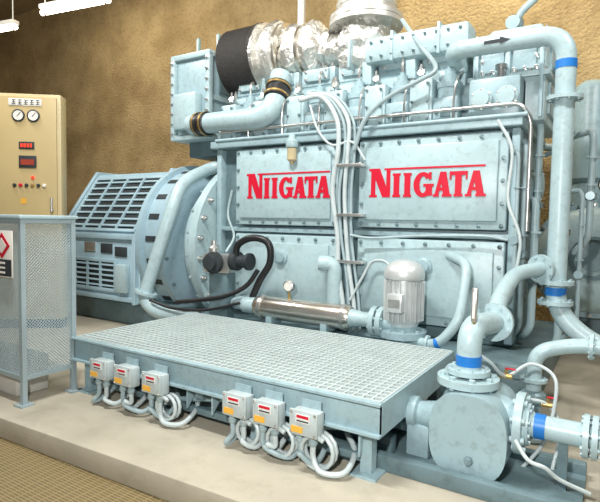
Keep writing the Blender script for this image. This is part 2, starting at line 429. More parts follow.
for x0, x1, tx0, tx1 in ((-3.32, -2.16, -3.15, -2.22), (-1.96, -.745, -1.84, -.89)):
    dr = MB().bx(x0, x1, 4.06, 4.16, 1.2, 1.94, .014).bx(x0 + .065, x1 - .065, 4.035, 4.08, 1.265, 1.875, .012).build('crankcase_door', PAINT2, eng)
    bolts(dr, 'door_bolt', rect_pts(x0 + .033, x1 - .033, 1.232, 1.908, 4.061, 8, 5), .014, .022)
    lettering(tx0, tx1, 1.455, 4.0355, dr)
    dr = MB().bx(x0, x1, 4.06, 4.16, .42, 1.11, .014).bx(x0 + .075, x1 - .075, 4.04, 4.08, .495, 1.035, .012).build('lower_door', PAINT2, eng)
    bolts(dr, 'door_bolt', rect_pts(x0 + .036, x1 - .036, .455, 1.075, 4.061, 7, 5), .014, .022)
    MB().lathe(((x0 + x1) / 2, 4.042, .9), (0, -1, 0), [(.07, 0), (.07, .02), (.05, .03), (.05, .05), (0, .055)], 20).build('oil_cap', PAINT, dr)
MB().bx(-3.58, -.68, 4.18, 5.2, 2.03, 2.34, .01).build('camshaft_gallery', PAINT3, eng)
for k in range(6):
    x = -3.33 + k * .40
    hd = MB().bx(x - .197, x + .197, 4.26, 5.1, 2.3, 2.50, .014).bx(x - .185, x + .185, 4.30, 4.95, 2.49, 2.70, .022).bx(x - .193, x + .193, 4.29, 4.96, 2.53, 2.555, .004).build('cylinder_head', PAINT2 if k % 2 else PAINT, eng)
    bolts(hd, 'head_nut', [((x + sx, yy, 2.50), (0, 0, 1)) for sx in (-.182, .182) for yy in (4.28, 5.06)], .02, .06, CHROME)
    bolts(hd, 'cover_nut', [((x + sx, 4.36, 2.70), (0, 0, 1)) for sx in (-.12, .12)], .02, .03, CHROME)
    bolts(hd, 'head_bolt', [((x + sx, 4.26, 2.43), (0, -1, 0)) for sx in (-.16, -.08, .0, .08, .16)], .014, .02)
    MB().lathe((x, 4.46, 2.70), (0, 0, 1), [(.05, 0), (.05, .02), (.034, .03), (.034, .07), (.014, .08), (.014, .11)], 10).build('valve_cap', CHROME, hd)
    MB().cyl((x - .13, 4.28, 2.44), (x - .13, 4.16, 2.47), .018).lathe((x - .13, 4.18, 2.465), (0, -1, .3), [(.03, 0), (.03, .04)], 8).cyl((x - .13, 4.15, 2.47), (x - .13, 4.15, 2.54), .009, seg=8).build('indicator_cock', CHROME, hd)
    rp = MB().bx(x - .13, x + .13, 4.26, 4.31, 2.57, 2.68, .01).build('rocker_plate', PAINT2, hd)
    bolts(rp, 'plate_bolt', [((x + sx, 4.26, zz), (0, -1, 0)) for sx in (-.11, .11) for zz in (2.59, 2.66)], .011, .015, CHROME)
    cb = MB().bx(x - .197, x - .005, 4.06, 4.3, 2.03, 2.40, .018).bx(x - .175, x - .025, 4.04, 4.1, 2.06, 2.37, .012).build('side_cover', PAINT2, eng)
    bolts(cb, 'cover_bolt', rect_pts(x - .163, x - .037, 2.075, 2.355, 4.04, 2, 3), .011, .016)
    fp = MB().bx(x - .003, x + .2, 4.07, 4.3, 2.03, 2.24, .016).lathe((x + .1, 4.17, 2.22), (0, 0, 1), [(.09, 0), (.09, .09), (.098, .10), (.098, .14), (.072, .15), (.072, .20), (.045, .21), (.045, .25), (.02, .26), (.02, .28)], 18).build('fuel_pump', PAINT, eng)
    MB().bx(x + .06, x + .14, 4.06, 4.1, 2.08, 2.16, .006).build('pump_plate', PAINT3, fp)
    MB().tube(spline([(x + .1, 4.17, 2.48), (x + .1, 4.17, 2.58), (x + .09, 4.22, 2.63), (x + .06, 4.32, 2.63)]), .012, 8).build('injector_pipe', CHROME, fp)
    MB().tube(spline([(x + .17, 4.05, 2.05), (x + .175, 4.03, 2.2), (x + .19, 4.05, 2.35), (x + .18, 4.2, 2.44), (x + .18, 4.28, 2.46)]), .009, 8).build('leak_line', CHROME, fp)
    bolts(fp, 'pump_bolt', [((x + .03, 4.07, 2.12), (0, -1, 0)), ((x + .17, 4.07, 2.12), (0, -1, 0))], .013, .02)
MB().tube(fillet([(-3.5, 4.01, 2.12), (-1.3, 4.01, 2.12), (-.66, 4.01, 2.12), (-.6, 4.06, 2.0), (-.6, 4.06, 1.2)], .1), .014).build('fuel_rail', CHROME, eng)
MB().tube([(-3.55, 4.02, 2.04), (-.62, 4.02, 2.04)], .017).build('fuel_rail', PAINT, eng)
g = MB().bx(-1.99, -1.09, 4.16, 4.4, 2.62, 2.84, .04)
for k in (3, 4, 5):
    x = -3.33 + k * .40; g.bx(x - .012, x + .012, 4.145, 4.42, 2.61, 2.86, .004).bx(x + .1, x + .2, 4.2, 4.36, 2.45, 2.66, .02)
mf = g.build('intake_manifold', PAINT2, eng)
bolts(mf, 'manifold_bolt', [((-1.92 + k * .095, 4.16, zz), (0, -1, 0)) for k in range(9) for zz in (2.67, 2.79)], .012, .018)
mc = MB().bx(-1.95, -1.0, 4.9, 5.24, 2.34, 2.95, .03).build('manifold_casing', PAINT, eng)
bolts(mc, 'casing_bolt', [((-1.88 + k * .13, 4.9, 2.89), (0, -1, 0)) for k in range(7)], .014, .025, CHROME)
for x in (-1.72, -1.4, -1.12): MB().bx(x - .012, x + .012, 4.885, 4.91, 2.4, 2.92, .003).build('casing_rib', PAINT2, mc)
rb = MB().bx(-1.08, -.54, 4.26, 5.2, 2.03, 2.66, .02).bx(-1.11, -.51, 4.23, 5.23, 2.36, 2.40, .005).bx(-1.11, -.51, 4.23, 5.23, 2.63, 2.69, .01).bx(-1.0, -.6, 4.45, 5.1, 2.68, 2.82, .03).build('end_housing', PAINT2, eng)
for x in (-1.04, -.805, -.57): MB().bx(x - .014, x + .014, 4.225, 4.27, 2.05, 2.62, .004).build('housing_rib', PAINT, rb)
bolts(rb, 'housing_bolt', rect_pts(-1.0, -.61, 2.43, 2.6, 4.26, 6, 3), .013, .025, CHROME)
bolts(rb, 'lid_bolt', [((-1.05 + k * .1, 4.26, 2.69), (0, 0, 1)) for k in range(6)], .015, .025, CHROME)
bolts(rb, 'flange_bolt', [((-1.05 + k * .1, 4.25, 2.40), (0, 0, 1)) for k in range(6)], .012, .02, CHROME)
for xa, xb in ((-1.0, -.84), (-.77, -.61)): MB().bx(xa, xb, 4.245, 4.26, 2.42, 2.61, .004).build('inspection_plate', PAINT, rb)
for za, zb in ((2.1, 2.34), (2.43, 2.61)): MB().bx(-.542, -.52, 4.4, 5.12, za, zb, .005).build('side_plate', PAINT, rb)
fc = MB().bx(-1.05, -.68, 4.05, 4.28, 2.03, 2.34, .02).build('governor_case', PAINT, eng)
for xx in (-.95, -.77):
    cv_ = MB().lathe((xx, 4.05, 2.18), (0, -1, 0), [(.08, 0), (.08, .02), (.065, .03), (.06, .05), (0, .055)], 22).build('round_cover', PAINT2, fc)
    bolts(cv_, 'cover_bolt', ring_pts((xx, 4.03, 2.18), (0, -1, 0), .069, 6), .009, .016, CHROME)
MB().cyl((-.84, 4.16, 2.34), (-.84, 4.16, 2.42), .03).lathe((-.84, 4.16, 2.42), (0, 0, 1), [(.045, 0), (.045, .03), (.02, .04)], 14).build('filler_cap', CHROME, fc)
MB().lathe((-3.98, 4.7, .95), (1, 0, 0), [(.6, 0), (.72, .02), (.78, .1), (.78, .18), (.74, .2), (.74, .27), (.92, .28), (.92, .375)], 52).build('flywheel_housing', PAINT2, eng)
bolts(eng, 'flywheel_bolt', ring_pts((-3.605, 4.7, .95), (1, 0, 0), .86, 26), .026, .035, CHROME)
for k in range(10):
    a = PI * (.58 + k * .09)
    MB().box((-3.75, 4.7 + .80 * math.cos(a), .95 + .80 * math.sin(a)), (.12, .12, .025), .003, Matrix.Rotation(a, 3, 'X')).build('flywheel_rib', PAINT2, eng)
for (y, z, r) in ((4.4, .8, .17), (4.55, 1.5, .2), (5.0, 1.6, .14)):
    ec = MB().lathe((-.68, y, z), (1, 0, 0), [(r, 0), (r, .03), (r * .8, .035), (r * .7, .06), (r * .5, .065)], 26).build('end_cover', PAINT2, eng)
    bolts(ec, 'cover_bolt', ring_pts((-.65, y, z), (1, 0, 0), r * .9, 10), .013, .022, CHROME)

# ------------------------------------------------------------------ turbocharger
AY, AZ = 4.45, 2.92
tb = thing('turbocharger', 'foil-wrapped turbocharger with black drum air filter on the engine top', 'turbocharger', (-3.0, AY, 2.57))
ft = []
for k in range(15):
    h = .02 + k * .026; ft += [(.35, h), (.337, h + .016)]
MB().lathe((-3.66, AY, AZ), (1, 0, 0), [(.2, 0), (.32, .005)] + ft + [(.36, .41), (.36, .44)], 36).build('air_filter', FILT, tb)
MB().lathe((-3.22, AY, AZ), (1, 0, 0), [(.35, 0), (.35, .03), (.26, .04), (.26, .07), (.32, .1), (.345, .16), (.33, .22), (.25, .27)], 40).lump(.02, 6).build('compressor_housing', FOIL, tb)
def finer(pr_, n):
    out = []
    for (a, b), (c, d_) in zip(pr_, pr_[1:]):
        for k in range(n): t_ = k / n; out.append((a + (c - a) * t_, b + (d_ - b) * t_))
    return out + [pr_[-1]]
MB().lathe((-2.95, AY, AZ), (1, 0, 0), finer([(.20, 0), (.25, .02), (.28, .07), (.28, .14), (.24, .19), (.23, .22), (.27, .27), (.27, .33), (.22, .38), (.17, .42), (.15, .45), (.15, .52)], 3), 48).lump(.034, 8).build('turbine_lagging', FOIL, tb)
for x, r in ((-2.98, .31), (-2.75, .262)): MB().lathe((x, AY, AZ), (1, 0, 0), [(r, 0), (r, .03)], 30).build('clamp_band', STEEL, tb)
MB().bx(-3.1, -2.7, 4.36, 4.8, 2.45, 2.72, .03).build('pedestal', PAINT, tb)
EX = -2.11
ex = thing('exhaust_stack', 'lagged metal exhaust stack with wide flange rising above the engine', 'exhaust', (EX, AY, 2.6))
MB().lathe((EX, AY, 2.6), (0, 0, 1), finer([(.14, 0), (.22, .05), (.265, .12), (.25, .2), (.275, .28), (.26, .35), (.24, .4), (.235, .46)], 4), 48).lump(.032, 8).build('lagging', FOIL, ex)
MB().lathe((EX - .36, AY, 2.88), (1, 0, 0), [(.15, k * .03) for k in range(9)], 30).lump(.022, 8).build('elbow_lagging', FOIL, ex)
for zz in (3.06, 3.105): MB().flange((EX, AY, zz), (0, 0, 1), .34, .04, 12, .018).build('flange', DUCT, ex)
MB().lathe((EX, AY, 3.12), (0, 0, 1), [(.27, 0), (.27, .08), (.28, .09), (.28, .12), (.27, .13), (.27, 2.87)], 30).build('pipe', DUCT, ex)
q = P(301, 44, Y=4.45)
single(MB().lathe((q.x, q.y, 3.1), (0, 0, 1), [(.06, 0), (.06, .04), (.042, .045), (.042, 2.88)], 16), 'vent_pipe', DUCT, 'narrow plain metal pipe rising from the turbocharger top', 'pipe')

# ------------------------------------------------------------------ charge air cooler
ic = thing('charge_air_cooler', 'square-edged grey-blue cooler box above the flywheel end', 'cooler', (-4.1, 4.55, 1.95))
MB().bx(-4.36, -3.86, 4.25, 4.95, 2.16, 3.02, .02).build('body', PAINT, ic)
g = MB().bx(-4.4, -3.82, 4.21, 4.99, 2.12, 2.18, .008).bx(-4.4, -3.82, 4.21, 4.99, 3.0, 3.06, .008)
g.bx(-4.4, -4.34, 4.21, 4.27, 2.15, 3.03, .006).bx(-3.88, -3.82, 4.21, 4.27, 2.15, 3.03, .006).bx(-3.88, -3.82, 4.93, 4.99, 2.15, 3.03, .006)
g.bx(-3.87, -3.84, 4.25, 4.95, 2.55, 2.6)
g.build('frame', PAINT2, ic)
bl = []
for k in range(7):
    y = 4.3 + k * .1; bl += [((-3.82, y, 2.15), (1, 0, 0)), ((-3.82, y, 3.03), (1, 0, 0))]
for k in range(8): bl += [((-4.37, 4.21, 2.2 + k * .11), (0, -1, 0)), ((-3.85, 4.21, 2.2 + k * .11), (0, -1, 0))]
bolts(ic, 'frame_bolt', bl, .014, .025, CHROME)
MB().bx(-4.3, -3.95, 4.13, 4.26, 2.22, 2.62, .04).build('air_inlet', PAINT2, ic)
MB().bx(-4.3, -3.61, 4.4, 4.8, 1.95, 2.14, .02).build('pedestal', PAINT3, ic)
MB().bx(-3.86, -3.835, 4.4, 4.8, 2.64, 2.94).build('side_panel', PAINT3, ic)
for px, x_ in ((180, -4.25), (206, -3.95)):
    p = V((x_, 4.5, 3.06))
    t = thing('thermometer', 'slim upright thermometer on the cooler box, %s' % ('outer left one' if px == 180 else 'inner one nearer the air filter'), 'thermometer', (p.x, p.y, 3.06), 'thermometers on the cooler box')
    MB().bx(p.x - .02, p.x + .02, p.y - .02, p.y + .02, 3.1, 3.32, .008).build('case', CASEG, t)
    MB().cyl((p.x, p.y, 3.06), (p.x, p.y, 3.11), .012, seg=8).build('stem', BRASS, t)
    MB().bx(p.x - .006, p.x + .006, p.y - .024, p.y - .019, 3.13, 3.3).build('scale', GLASSW, t)
ad = thing('air_duct', 'bent grey-blue air duct with black clamped hose ends', 'duct', tuple(P(230, 135, Y=4.0)))
A0 = P(192, 125, Y=4.1); A1 = P(272, 117, Y=3.98); A2 = P(281, 76, Y=4.2)
MB().tube(fillet([A0, A1, A2], .26, 10), .105, 20).build('pipe', PAINT2, ad)
def hose_clamp(p, ax, r, parent):
    ax = V(ax).normalized()
    h = MB().lathe(p - ax * .09, ax, [(r, 0), (r + .012, .01), (r + .012, .05), (r + .004, .06), (r + .004, .12), (r + .012, .13), (r + .012, .17), (r, .18)], 24).build('rubber_hose', BLACK, parent)
    for off in (-.065, .045): MB().lathe(p + ax * off, ax, [(r + .016, 0), (r + .016, .02)], 24).build('hose_clamp', BRASS, h)
hose_clamp(A0 + (A1 - A0) * .16, A1 - A0, .109, ad)
hose_clamp(A1 + (A2 - A1) * .58, A2 - A1, .109, ad)

# ------------------------------------------------------------------ pipes
def pipe(name, pts, R, r, label, cat='pipe', m=PAINT2, flanges=(), bands=(), seg=18):
    path = fillet(pts, R, 8)
    t = thing(name, label, cat, tuple(V(pts[0]) if V(pts[0]).z < V(pts[-1]).z else V(pts[-1])))
    MB().tube(path, r, seg).build('pipe', m, t)
    for (p, ax) in flanges: MB().flange(V(p), ax, r * 1.75, r * .42, 8).build('flange', m, t)
    for (p, ax) in bands:
        ax = V(ax).normalized(); MB().lathe(V(p) - ax * r * .42, ax, [(r * 1.05, 0), (r * 1.05, r * .85)], 20).build('colour_band', BLUE, t)
    return t
Z = (0, 0, 1)
XR, YR = -.385, 4.0
top = P(553, 35, Y=YR).z
pl = P(466, 46, Y=YR)
t = pipe('coolant_pipe', [(pl.x - .12, YR + .3, 2.5), (pl.x - .12, YR + .08, top), (pl.x - .05, YR, top), (XR, YR, top), (XR, YR, .64), (XR + .28, YR - .05, .42), (1.4, YR - .05, .38)], .18, .066,
     'tall pale coolant pipe arching from engine top and dropping at the right', flanges=[((XR, YR, P(553, 302, Y=YR).z), Z), ((XR, YR, P(553, 282, Y=YR).z), Z), ((XR, YR, 2.12), Z)],
     bands=[((XR, YR, P(553, 291, Y=YR).z), Z), ((XR, YR, P(556, 66, Y=YR).z), Z)])
yA = YR - .067
ar = P(497, 40, Y=yA)
MB().prism([(-.09, -.012), (.02, -.012), (.02, -.026), (.09, 0), (.02, .026), (.02, .012), (-.09, .012)], (ar.x, yA + .002, top), (1, 0, 0), Z, .004).build('arrow', DARK, t)
pipe('coolant_pipe', [(-3.55, 4.36, 1.82), (-3.82, 4.30, 1.82), P(181, 182, Y=3.9), P(170, 215, Y=3.72), P(143, 300, Y=3.55), P(158, 313, Y=3.55), P(200, 318, Y=3.6)], .22, .066,
     'pale coolant pipe slanting down in front of the generator end bell', flanges=[(P(146, 293, Y=3.57), P(143, 300, Y=3.55) - P(170, 215, Y=3.72)), ((-3.63, 4.335, 1.82), (1, 0, 0))], bands=[((-3.72, 4.32, 1.82), (-.32, -.06, 0))])
SP = [(571, 60, 345, 4.3, .03, 'slim upright pipe just right of the tall coolant pipe'), (541, 120, 262, 4.45, .026, 'slim upright pipe between engine end and the tall coolant pipe'), (527, 140, 330, 4.15, .022, 'slim upright pipe close against the engine end'),
      (583, 190, 330, 4.2, .016, 'thinnest upright pipe before the round-ended vessel'), (519, 150, 300, 4.0, .014, 'thin upright line beside the right lettered door'),
      (594, 130, 240, 4.28, .024, 'upright pipe nearest the right edge, before the tall vessels'), (563, 150, 240, 4.5, .02, 'short upright pipe hidden partly by the tall coolant pipe'), (536, 200, 330, 4.3, .03, 'upright pipe low behind the engine end, before the round vessel')]
for px, y0, y1, Yp, r, lab in SP:
    a = P(px, y0, Y=Yp); b = P(px, y1, Y=Yp)
    t = pipe('small_pipe', [(a.x - .15, Yp + .25, a.z), (a.x, Yp, a.z), (a.x, Yp, b.z), (a.x - .1, Yp + .1, b.z - .1)], .08, r, lab, m=CONDG if r < .025 else PAINT2, flanges=[((a.x, Yp, (a.z + b.z) / 2), Z), ((a.x, Yp, a.z * .75 + b.z * .25), Z)])
    zz = a.z * .4 + b.z * .6
    if r < .033:
        MB().lathe((a.x, Yp, zz - .03), Z, [(r, 0), (r * 1.7, .01), (r * 1.7, .05), (r, .06)], 10).cyl((a.x, Yp, zz), (a.x, Yp - .07, zz), .007, seg=8).lathe((a.x, Yp - .07, zz), (0, -1, 0), [(.03, 0), (.03, .01)], 14).build('valve', BOLTM, t)
a = P(516, 22, Y=5.0)
t = pipe('vent_pipe', [(a.x, 5.0, 2.72), (a.x, 5.0, 3.1), (a.x + .3, 5.0, 3.35), (a.x + .3, 5.0, 5.9)], .1, .032, 'thin pipe with a valve rising above the engine end housing')
MB().lathe((a.x, 5.0, 2.93), Z, [(.05, 0), (.065, .03), (.065, .12), (.05, .15)], 16).cyl((a.x, 5.0, 3.0), (a.x, 4.86, 3.0), .015).lathe((a.x, 4.86, 3.0), (0, -1, 0), [(.06, 0), (.06, .02)], 18).build('valve', BOLTM, t)
pb = P(334, 306, Y=3.95); pt = P(334, 270, Y=3.95)
pipe('vent_elbow', [(pb.x, 3.95, .32), (pb.x, 3.95, pt.z + .05), (pb.x - .13, 3.9, pt.z + .06)], .09, .066, 'short upright elbow pipe with open mouth before the lower door', flanges=[((pb.x, 3.95, .36), Z)])

# ------------------------------------------------------------------ wiring on engine
rj = lambda: random.uniform(-2, 2)
for i, dx in enumerate((0, 6, 11, 16)):
    x0 = 336 + dx
    pts = [P(300 + i * 4, 100 - i * 3, Y=3.98), P(322 + i * 5, 97, Y=3.97), P(x0 + 1, 120, Y=3.96), P(x0 + 3 + rj(), 150, Y=3.96), P(x0 - 2 + rj(), 190, Y=3.97), P(x0 + 1 + rj(), 235, Y=3.97), P(x0 + 4 + rj(), 270, Y=3.96), P(x0 + 7, 305, Y=3.94), P(x0 + 8, 330, Y=3.9)]
    single(MB().tube(spline(pts), (.022, .014, .019, .012)[i], 10), 'flexible_conduit', (CONDUIT, CONDG, CONDUIT, CONDG)[i], ['pale thick conduit at the left of the bundle between the lettered doors', 'thin grey conduit second in the bundle between the lettered doors', 'pale conduit third in the bundle between the lettered doors', 'thinnest grey conduit at the right of the bundle between the doors'][i], 'conduit', 'conduits between the lettered doors')
single(MB().tube(spline([P(402, 20, Y=4.3), P(420, 45, Y=4.1), P(436, 68, Y=3.95), P(420, 80, Y=3.93), P(390, 96, Y=3.93), P(366, 118, Y=3.93), P(354, 150, Y=3.94)]), .018, 10), 'flexible_conduit', CONDG, 'grey conduit looping from beside the exhaust stack over the cylinder heads', 'conduit')
single(MB().tube(spline([P(310, 105, Y=3.98), P(318, 130, Y=3.97), P(332, 145, Y=3.97), P(352, 142, Y=3.95), P(365, 160, Y=3.98)]), .011, 8), 'cable', CONDUIT, 'thin pale cable curling beside the filter bowl', 'cable')
single(MB().tube(spline([P(350, 235, Y=3.94), P(372, 238, Y=3.97), P(420, 236, Y=3.98), P(480, 236, Y=3.98), P(508, 240, Y=3.97)]), .012, 8), 'cable', CONDG, 'thin grey cable running level under the right lettered door', 'cable')
single(MB().tube(spline([P(498, 120, Y=3.97), P(512, 150, Y=3.95), P(508, 200, Y=3.95), P(520, 240, Y=3.95), P(512, 290, Y=3.95)]), .012, 8), 'cable', CONDUIT, 'thin pale cable wavering down the right end of the lettered doors', 'cable')
single(MB().tube(spline([P(232, 190, Y=4.0), P(228, 215, Y=3.98), P(234, 236, Y=3.9), P(226, 252, Y=3.78)]), .012, 8), 'cable', CONDG, 'thin grey cable dropping to the actuator beside the flywheel', 'cable')
single(MB().tube(spline([P(350, 300, Y=3.92), P(362, 278, Y=3.95), P(372, 262, Y=3.97), P(386, 262, Y=3.95), P(394, 275, Y=3.86)]), .011, 8), 'cable', CONDUIT, 'thin pale cable hooping over to the silver motor', 'cable')
for y in (165, 215, 262):
    p = P(349, y, Y=3.94)
    single(MB().bx(p.x - .12, p.x + .12, 3.935, 4.07, p.z - .013, p.z + .013, .003), 'conduit_strap', CHROME, {165: 'metal strap holding the conduits, topmost', 215: 'metal strap holding the conduits level with the lettering bottoms, middle of three', 262: 'metal strap holding the conduits, lowest'}[y], 'strap', 'straps on the conduits')
p = P(292, 150, Y=4.0)
t = thing('fuel_filter', 'small filter with glass bowl hung above the left lettered door', 'filter', (p.x, p.y, p.z - .1))
MB().lathe((p.x, p.y, p.z + .02), Z, [(.05, 0), (.06, .02), (.06, .06), (.035, .08), (.03, .12)], 18).bx(p.x - .03, p.x + .03, 4.0, 4.1, p.z + .03, p.z + .07).build('head', PAINT2, t)
MB().lathe((p.x, p.y, p.z - .11), Z, [(.02, 0), (.045, .02), (.045, .125)], 18).build('bowl', GLASS, t)
MB().lathe((p.x, p.y, p.z - .13), Z, [(.012, 0), (.012, .03)], 8).build('drain_plug', BRASS, t)

# ------------------------------------------------------------------ governor and black hoses
p = P(222, 262, Y=3.72)
t = thing('governor', 'dark metal actuator with round couplings beside the flywheel housing', 'actuator', (p.x, p.y, p.z - .15))
MB().bx(p.x - .18, p.x + .14, 3.65, 3.78, p.z - .1, p.z + .08, .02).build('body', CHROME, t)
MB().lathe((p.x - .02, 3.65, p.z), (0, -1, 0), [(.1, 0), (.1, .05), (.07, .06), (.07, .1)], 20).build('cap', DARK, t)
MB().lathe((p.x + .14, 3.72, p.z + .02), (1, 0, 0), [(.09, 0), (.09, .06), (.06, .07), (.06, .16), (.08, .17), (.08, .2)], 20).build('coupling', DARK, t)
MB().bx(p.x - .12, p.x + .1, 3.67, 3.78, .3, p.z - .1, .01).build('bracket', PAINT3, t)
MB().lathe((p.x - .1, 3.72, p.z + .08), Z, [(.05, 0), (.05, .05), (.03, .07), (.03, .12)], 16).build('knob', CHROME, t)
single(MB().tube(spline([P(236, 258, Y=3.7), P(238, 245, Y=3.68), P(252, 238, Y=3.68), P(268, 243, Y=3.72), P(270, 262, Y=3.74), P(260, 280, Y=3.74), P(252, 298, Y=3.74)]), .032, 12), 'rubber_hose', BLACK, 'thick black hose arching up beside the actuator', 'hose')
single(MB().tube(spline([P(176, 302, Y=3.5), P(200, 300, Y=3.55), P(225, 296, Y=3.6), P(246, 286, Y=3.68), P(258, 270, Y=3.72)]), .022, 12), 'rubber_hose', BLACK, 'black hose sagging leftwards from the actuator along the deck', 'hose')
single(MB().tube(spline([P(150, 300, Y=3.5), P(172, 308, Y=3.5), P(205, 310, Y=3.5), P(240, 303, Y=3.6)]), .014, 10), 'black_cable', BLACK, 'thin black cable lying low behind the grated deck', 'cable')

# ------------------------------------------------------------------ heat exchanger
HY, HZ = 3.72, .47
he = thing('heat_exchanger', 'shiny stainless steel cylinder lying behind the grated deck', 'heat exchanger', (-2.3, HY, .33))
MB().lathe((-2.78, HY, HZ), (1, 0, 0), [(.085, 0), (.1, .03), (.1, .92), (.085, .95)], 28).build('shell', STEEL, he)
for x in (-2.72, -1.9): MB().lathe((x, HY, HZ), (1, 0, 0), [(.108, 0), (.108, .03)], 28).build('band', CHROME, he)
MB().lathe((-2.95, HY, HZ), (1, 0, 0), [(.05, 0), (.075, .03), (.075, .17)], 20).tube(fillet([(-2.93, HY, HZ), (-3.05, HY, HZ), (-3.05, HY + .15, HZ), (-3.05, HY + .4, HZ)], .08), .055).build('inlet_pipe', PAINT2, he)
MB().lathe((-1.83, HY, HZ), (1, 0, 0), [(.075, 0), (.06, .1), (.06, .2)], 20).flange((-1.62, HY, HZ), (1, 0, 0), .12, .04).flange((-1.56, HY, HZ), (1, 0, 0), .12, .04).cyl((-1.55, HY, HZ), (-1.42, HY, HZ), .06).build('outlet_pipe', PAINT2, he)
for x in (-2.6, -2.05): MB().bx(x - .03, x + .03, HY - .08, HY + .08, .33, HZ - .06, .005).build('foot', PAINT, he)
p = P(291, 290, Y=3.75)
t = thing('pressure_gauge', 'small round gauge standing on the stainless cylinder', 'gauge', (p.x, HY, HZ + .1))
MB().cyl((p.x, HY, HZ + .09), (p.x, HY, HZ + .17), .012).build('stem', BRASS, t)
MB().lathe((p.x, HY + .02, HZ + .21), (0, -1, 0), [(.05, 0), (.05, .04), (.042, .045), (.042, .038)], 20).build('case', CHROME, t)
MB().lathe((p.x, HY - .018, HZ + .21), (0, -1, 0), [(.041, 0), (.041, .003)], 20).build('dial', GLASSW, t)

# ------------------------------------------------------------------ priming pump motor
mx = P(403, 320, Y=3.75).x; my = 3.75
mo = thing('pump_motor', 'upright finned silver motor behind the deck below the right door', 'motor', (mx, my, .33))
MB().flange((mx, my, .40), Z, .18, .05, 8, .016).lathe((mx, my, .33), Z, [(.11, 0), (.11, .15)], 24).build('mount', PAINT, mo)
g = MB().lathe((mx, my, .46), Z, [(.11, 0), (.122, .02), (.122, .36), (.12, .38)], 28)
for k in range(22):
    a = 2 * PI * k / 22
    g.box((mx + .137 * math.cos(a), my + .137 * math.sin(a), .655), (.034, .008, .3), 0, Matrix.Rotation(a, 3, 'Z'))
g.build('finned_body', ALU, mo)
MB().lathe((mx, my, .82), Z, [(.152, 0), (.158, .02), (.155, .05), (.142, .085), (.115, .115), (.075, .135), (.03, .145), (0, .147)], 30).build('fan_cover', ALU, mo)
MB().bx(mx - .06, mx + .06, my - .2, my - .13, .58, .72, .01).build('terminal_box', ALU, mo)
MB().bx(mx - .045, mx + .045, my - .203, my - .199, .62, .68).build('rating_plate', CHROME, mo)
pipe('lube_pipe', [(mx + .02, my - .02, .36), (mx + .3, my - .1, .36), (mx + .45, my - .1, .55), (mx + .45, my + .1, .95), (mx + .25, my + .3, 1.0)], .1, .036, 'grey-blue pipe looping from the silver motor up to the lower door', flanges=[((mx + .22, my - .07, .36), (1, 0, 0))], bands=[((mx + .3, my - .1, .38), (1, 0, .3))])

# ------------------------------------------------------------------ deck
PX0, PX1, PY0, PY1, PZ = -3.28, -.92, 2.22, 3.43, .398
dk = thing('grated_deck', 'low grey-blue steel deck with square-grid grating before the engine', 'platform', ((PX0 + PX1) / 2, (PY0 + PY1) / 2, 0))
MB().bx(PX0, PX1, PY0, PY0 + .012, .235, PZ, .002).bx(PX0, PX1, PY0 - .03, PY0, .235, .247).bx(PX0, PX1, PY0 - .03, PY0, PZ - .012, PZ).bx(PX1 - .012, PX1, PY0, PY1, .235, PZ).bx(PX0, PX0 + .012, PY0, PY1, .235, PZ).bx(PX0, PX1, PY1 - .012, PY1, .235, PZ).build('frame', PAINT, dk)
g = MB()
n = int((PX1 - PX0 - .04) / .05)
for i in range(n + 1):
    x = PX0 + .02 + (PX1 - PX0 - .04) * i / n; g.bx(x - .005, x + .005, PY0 + .014, PY1 - .014, PZ - .02, PZ + .001)
n = int((PY1 - PY0 - .03) / .05)
for i in range(n + 1):
    y = PY0 + .018 + (PY1 - PY0 - .036) * i / n; g.bx(PX0 + .014, PX1 - .014, y - .0065, y + .0065, PZ - .02, PZ + .002)
g.build('grating', GALV, dk)
MB().bx(PX0 + .02, PX1 - .02, PY0 + .02, PY1 - .02, .335, .34).build('pit_shade_sheet', PIT_SHADE, dk)  # added dark sheet standing in for the shaded pit below the bars
for x in (PX0 + .08, -2.5, -1.7, PX1 - .1):
    for y in (PY0 + .08, PY1 - .1):
        MB().bx(x - .03, x + .03, y - .03, y + .03, .012, .235).bx(x - .07, x + .07, y - .07, y + .07, 0, .012).build('leg', PAINT3 if y > 3 else PAINT, dk)  # rear legs take the darker tone as painted under-deck shade
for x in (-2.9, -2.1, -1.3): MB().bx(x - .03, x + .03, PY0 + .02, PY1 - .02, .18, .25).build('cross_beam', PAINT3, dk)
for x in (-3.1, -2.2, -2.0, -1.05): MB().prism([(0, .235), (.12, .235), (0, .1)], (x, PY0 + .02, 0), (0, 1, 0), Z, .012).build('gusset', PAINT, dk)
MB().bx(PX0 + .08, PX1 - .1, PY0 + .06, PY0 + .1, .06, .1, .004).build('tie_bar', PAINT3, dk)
for xa, xb in ((PX0 + .1, -2.52), (-2.48, -1.72), (-1.68, PX1 - .12)):
    MB().tube([(xa, PY0 + .1, .08), (xb, PY0 + .1, .225)], .016, 8).build('brace', PAINT, dk)
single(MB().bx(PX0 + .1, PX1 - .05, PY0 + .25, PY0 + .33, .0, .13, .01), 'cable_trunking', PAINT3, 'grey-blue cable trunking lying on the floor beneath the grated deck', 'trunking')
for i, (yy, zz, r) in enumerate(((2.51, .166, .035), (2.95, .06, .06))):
    single(MB().cyl((PX0 + .3, yy, zz), (PX1 - .8 if i else PX1 - .1, yy, zz), r), 'drain_pipe', PAINT if i == 0 else PAINT3, 'dim pipe under the grated deck, %s' % ('resting on the cable trunking near the front' if i == 0 else 'lying on the floor further back'), 'pipe')

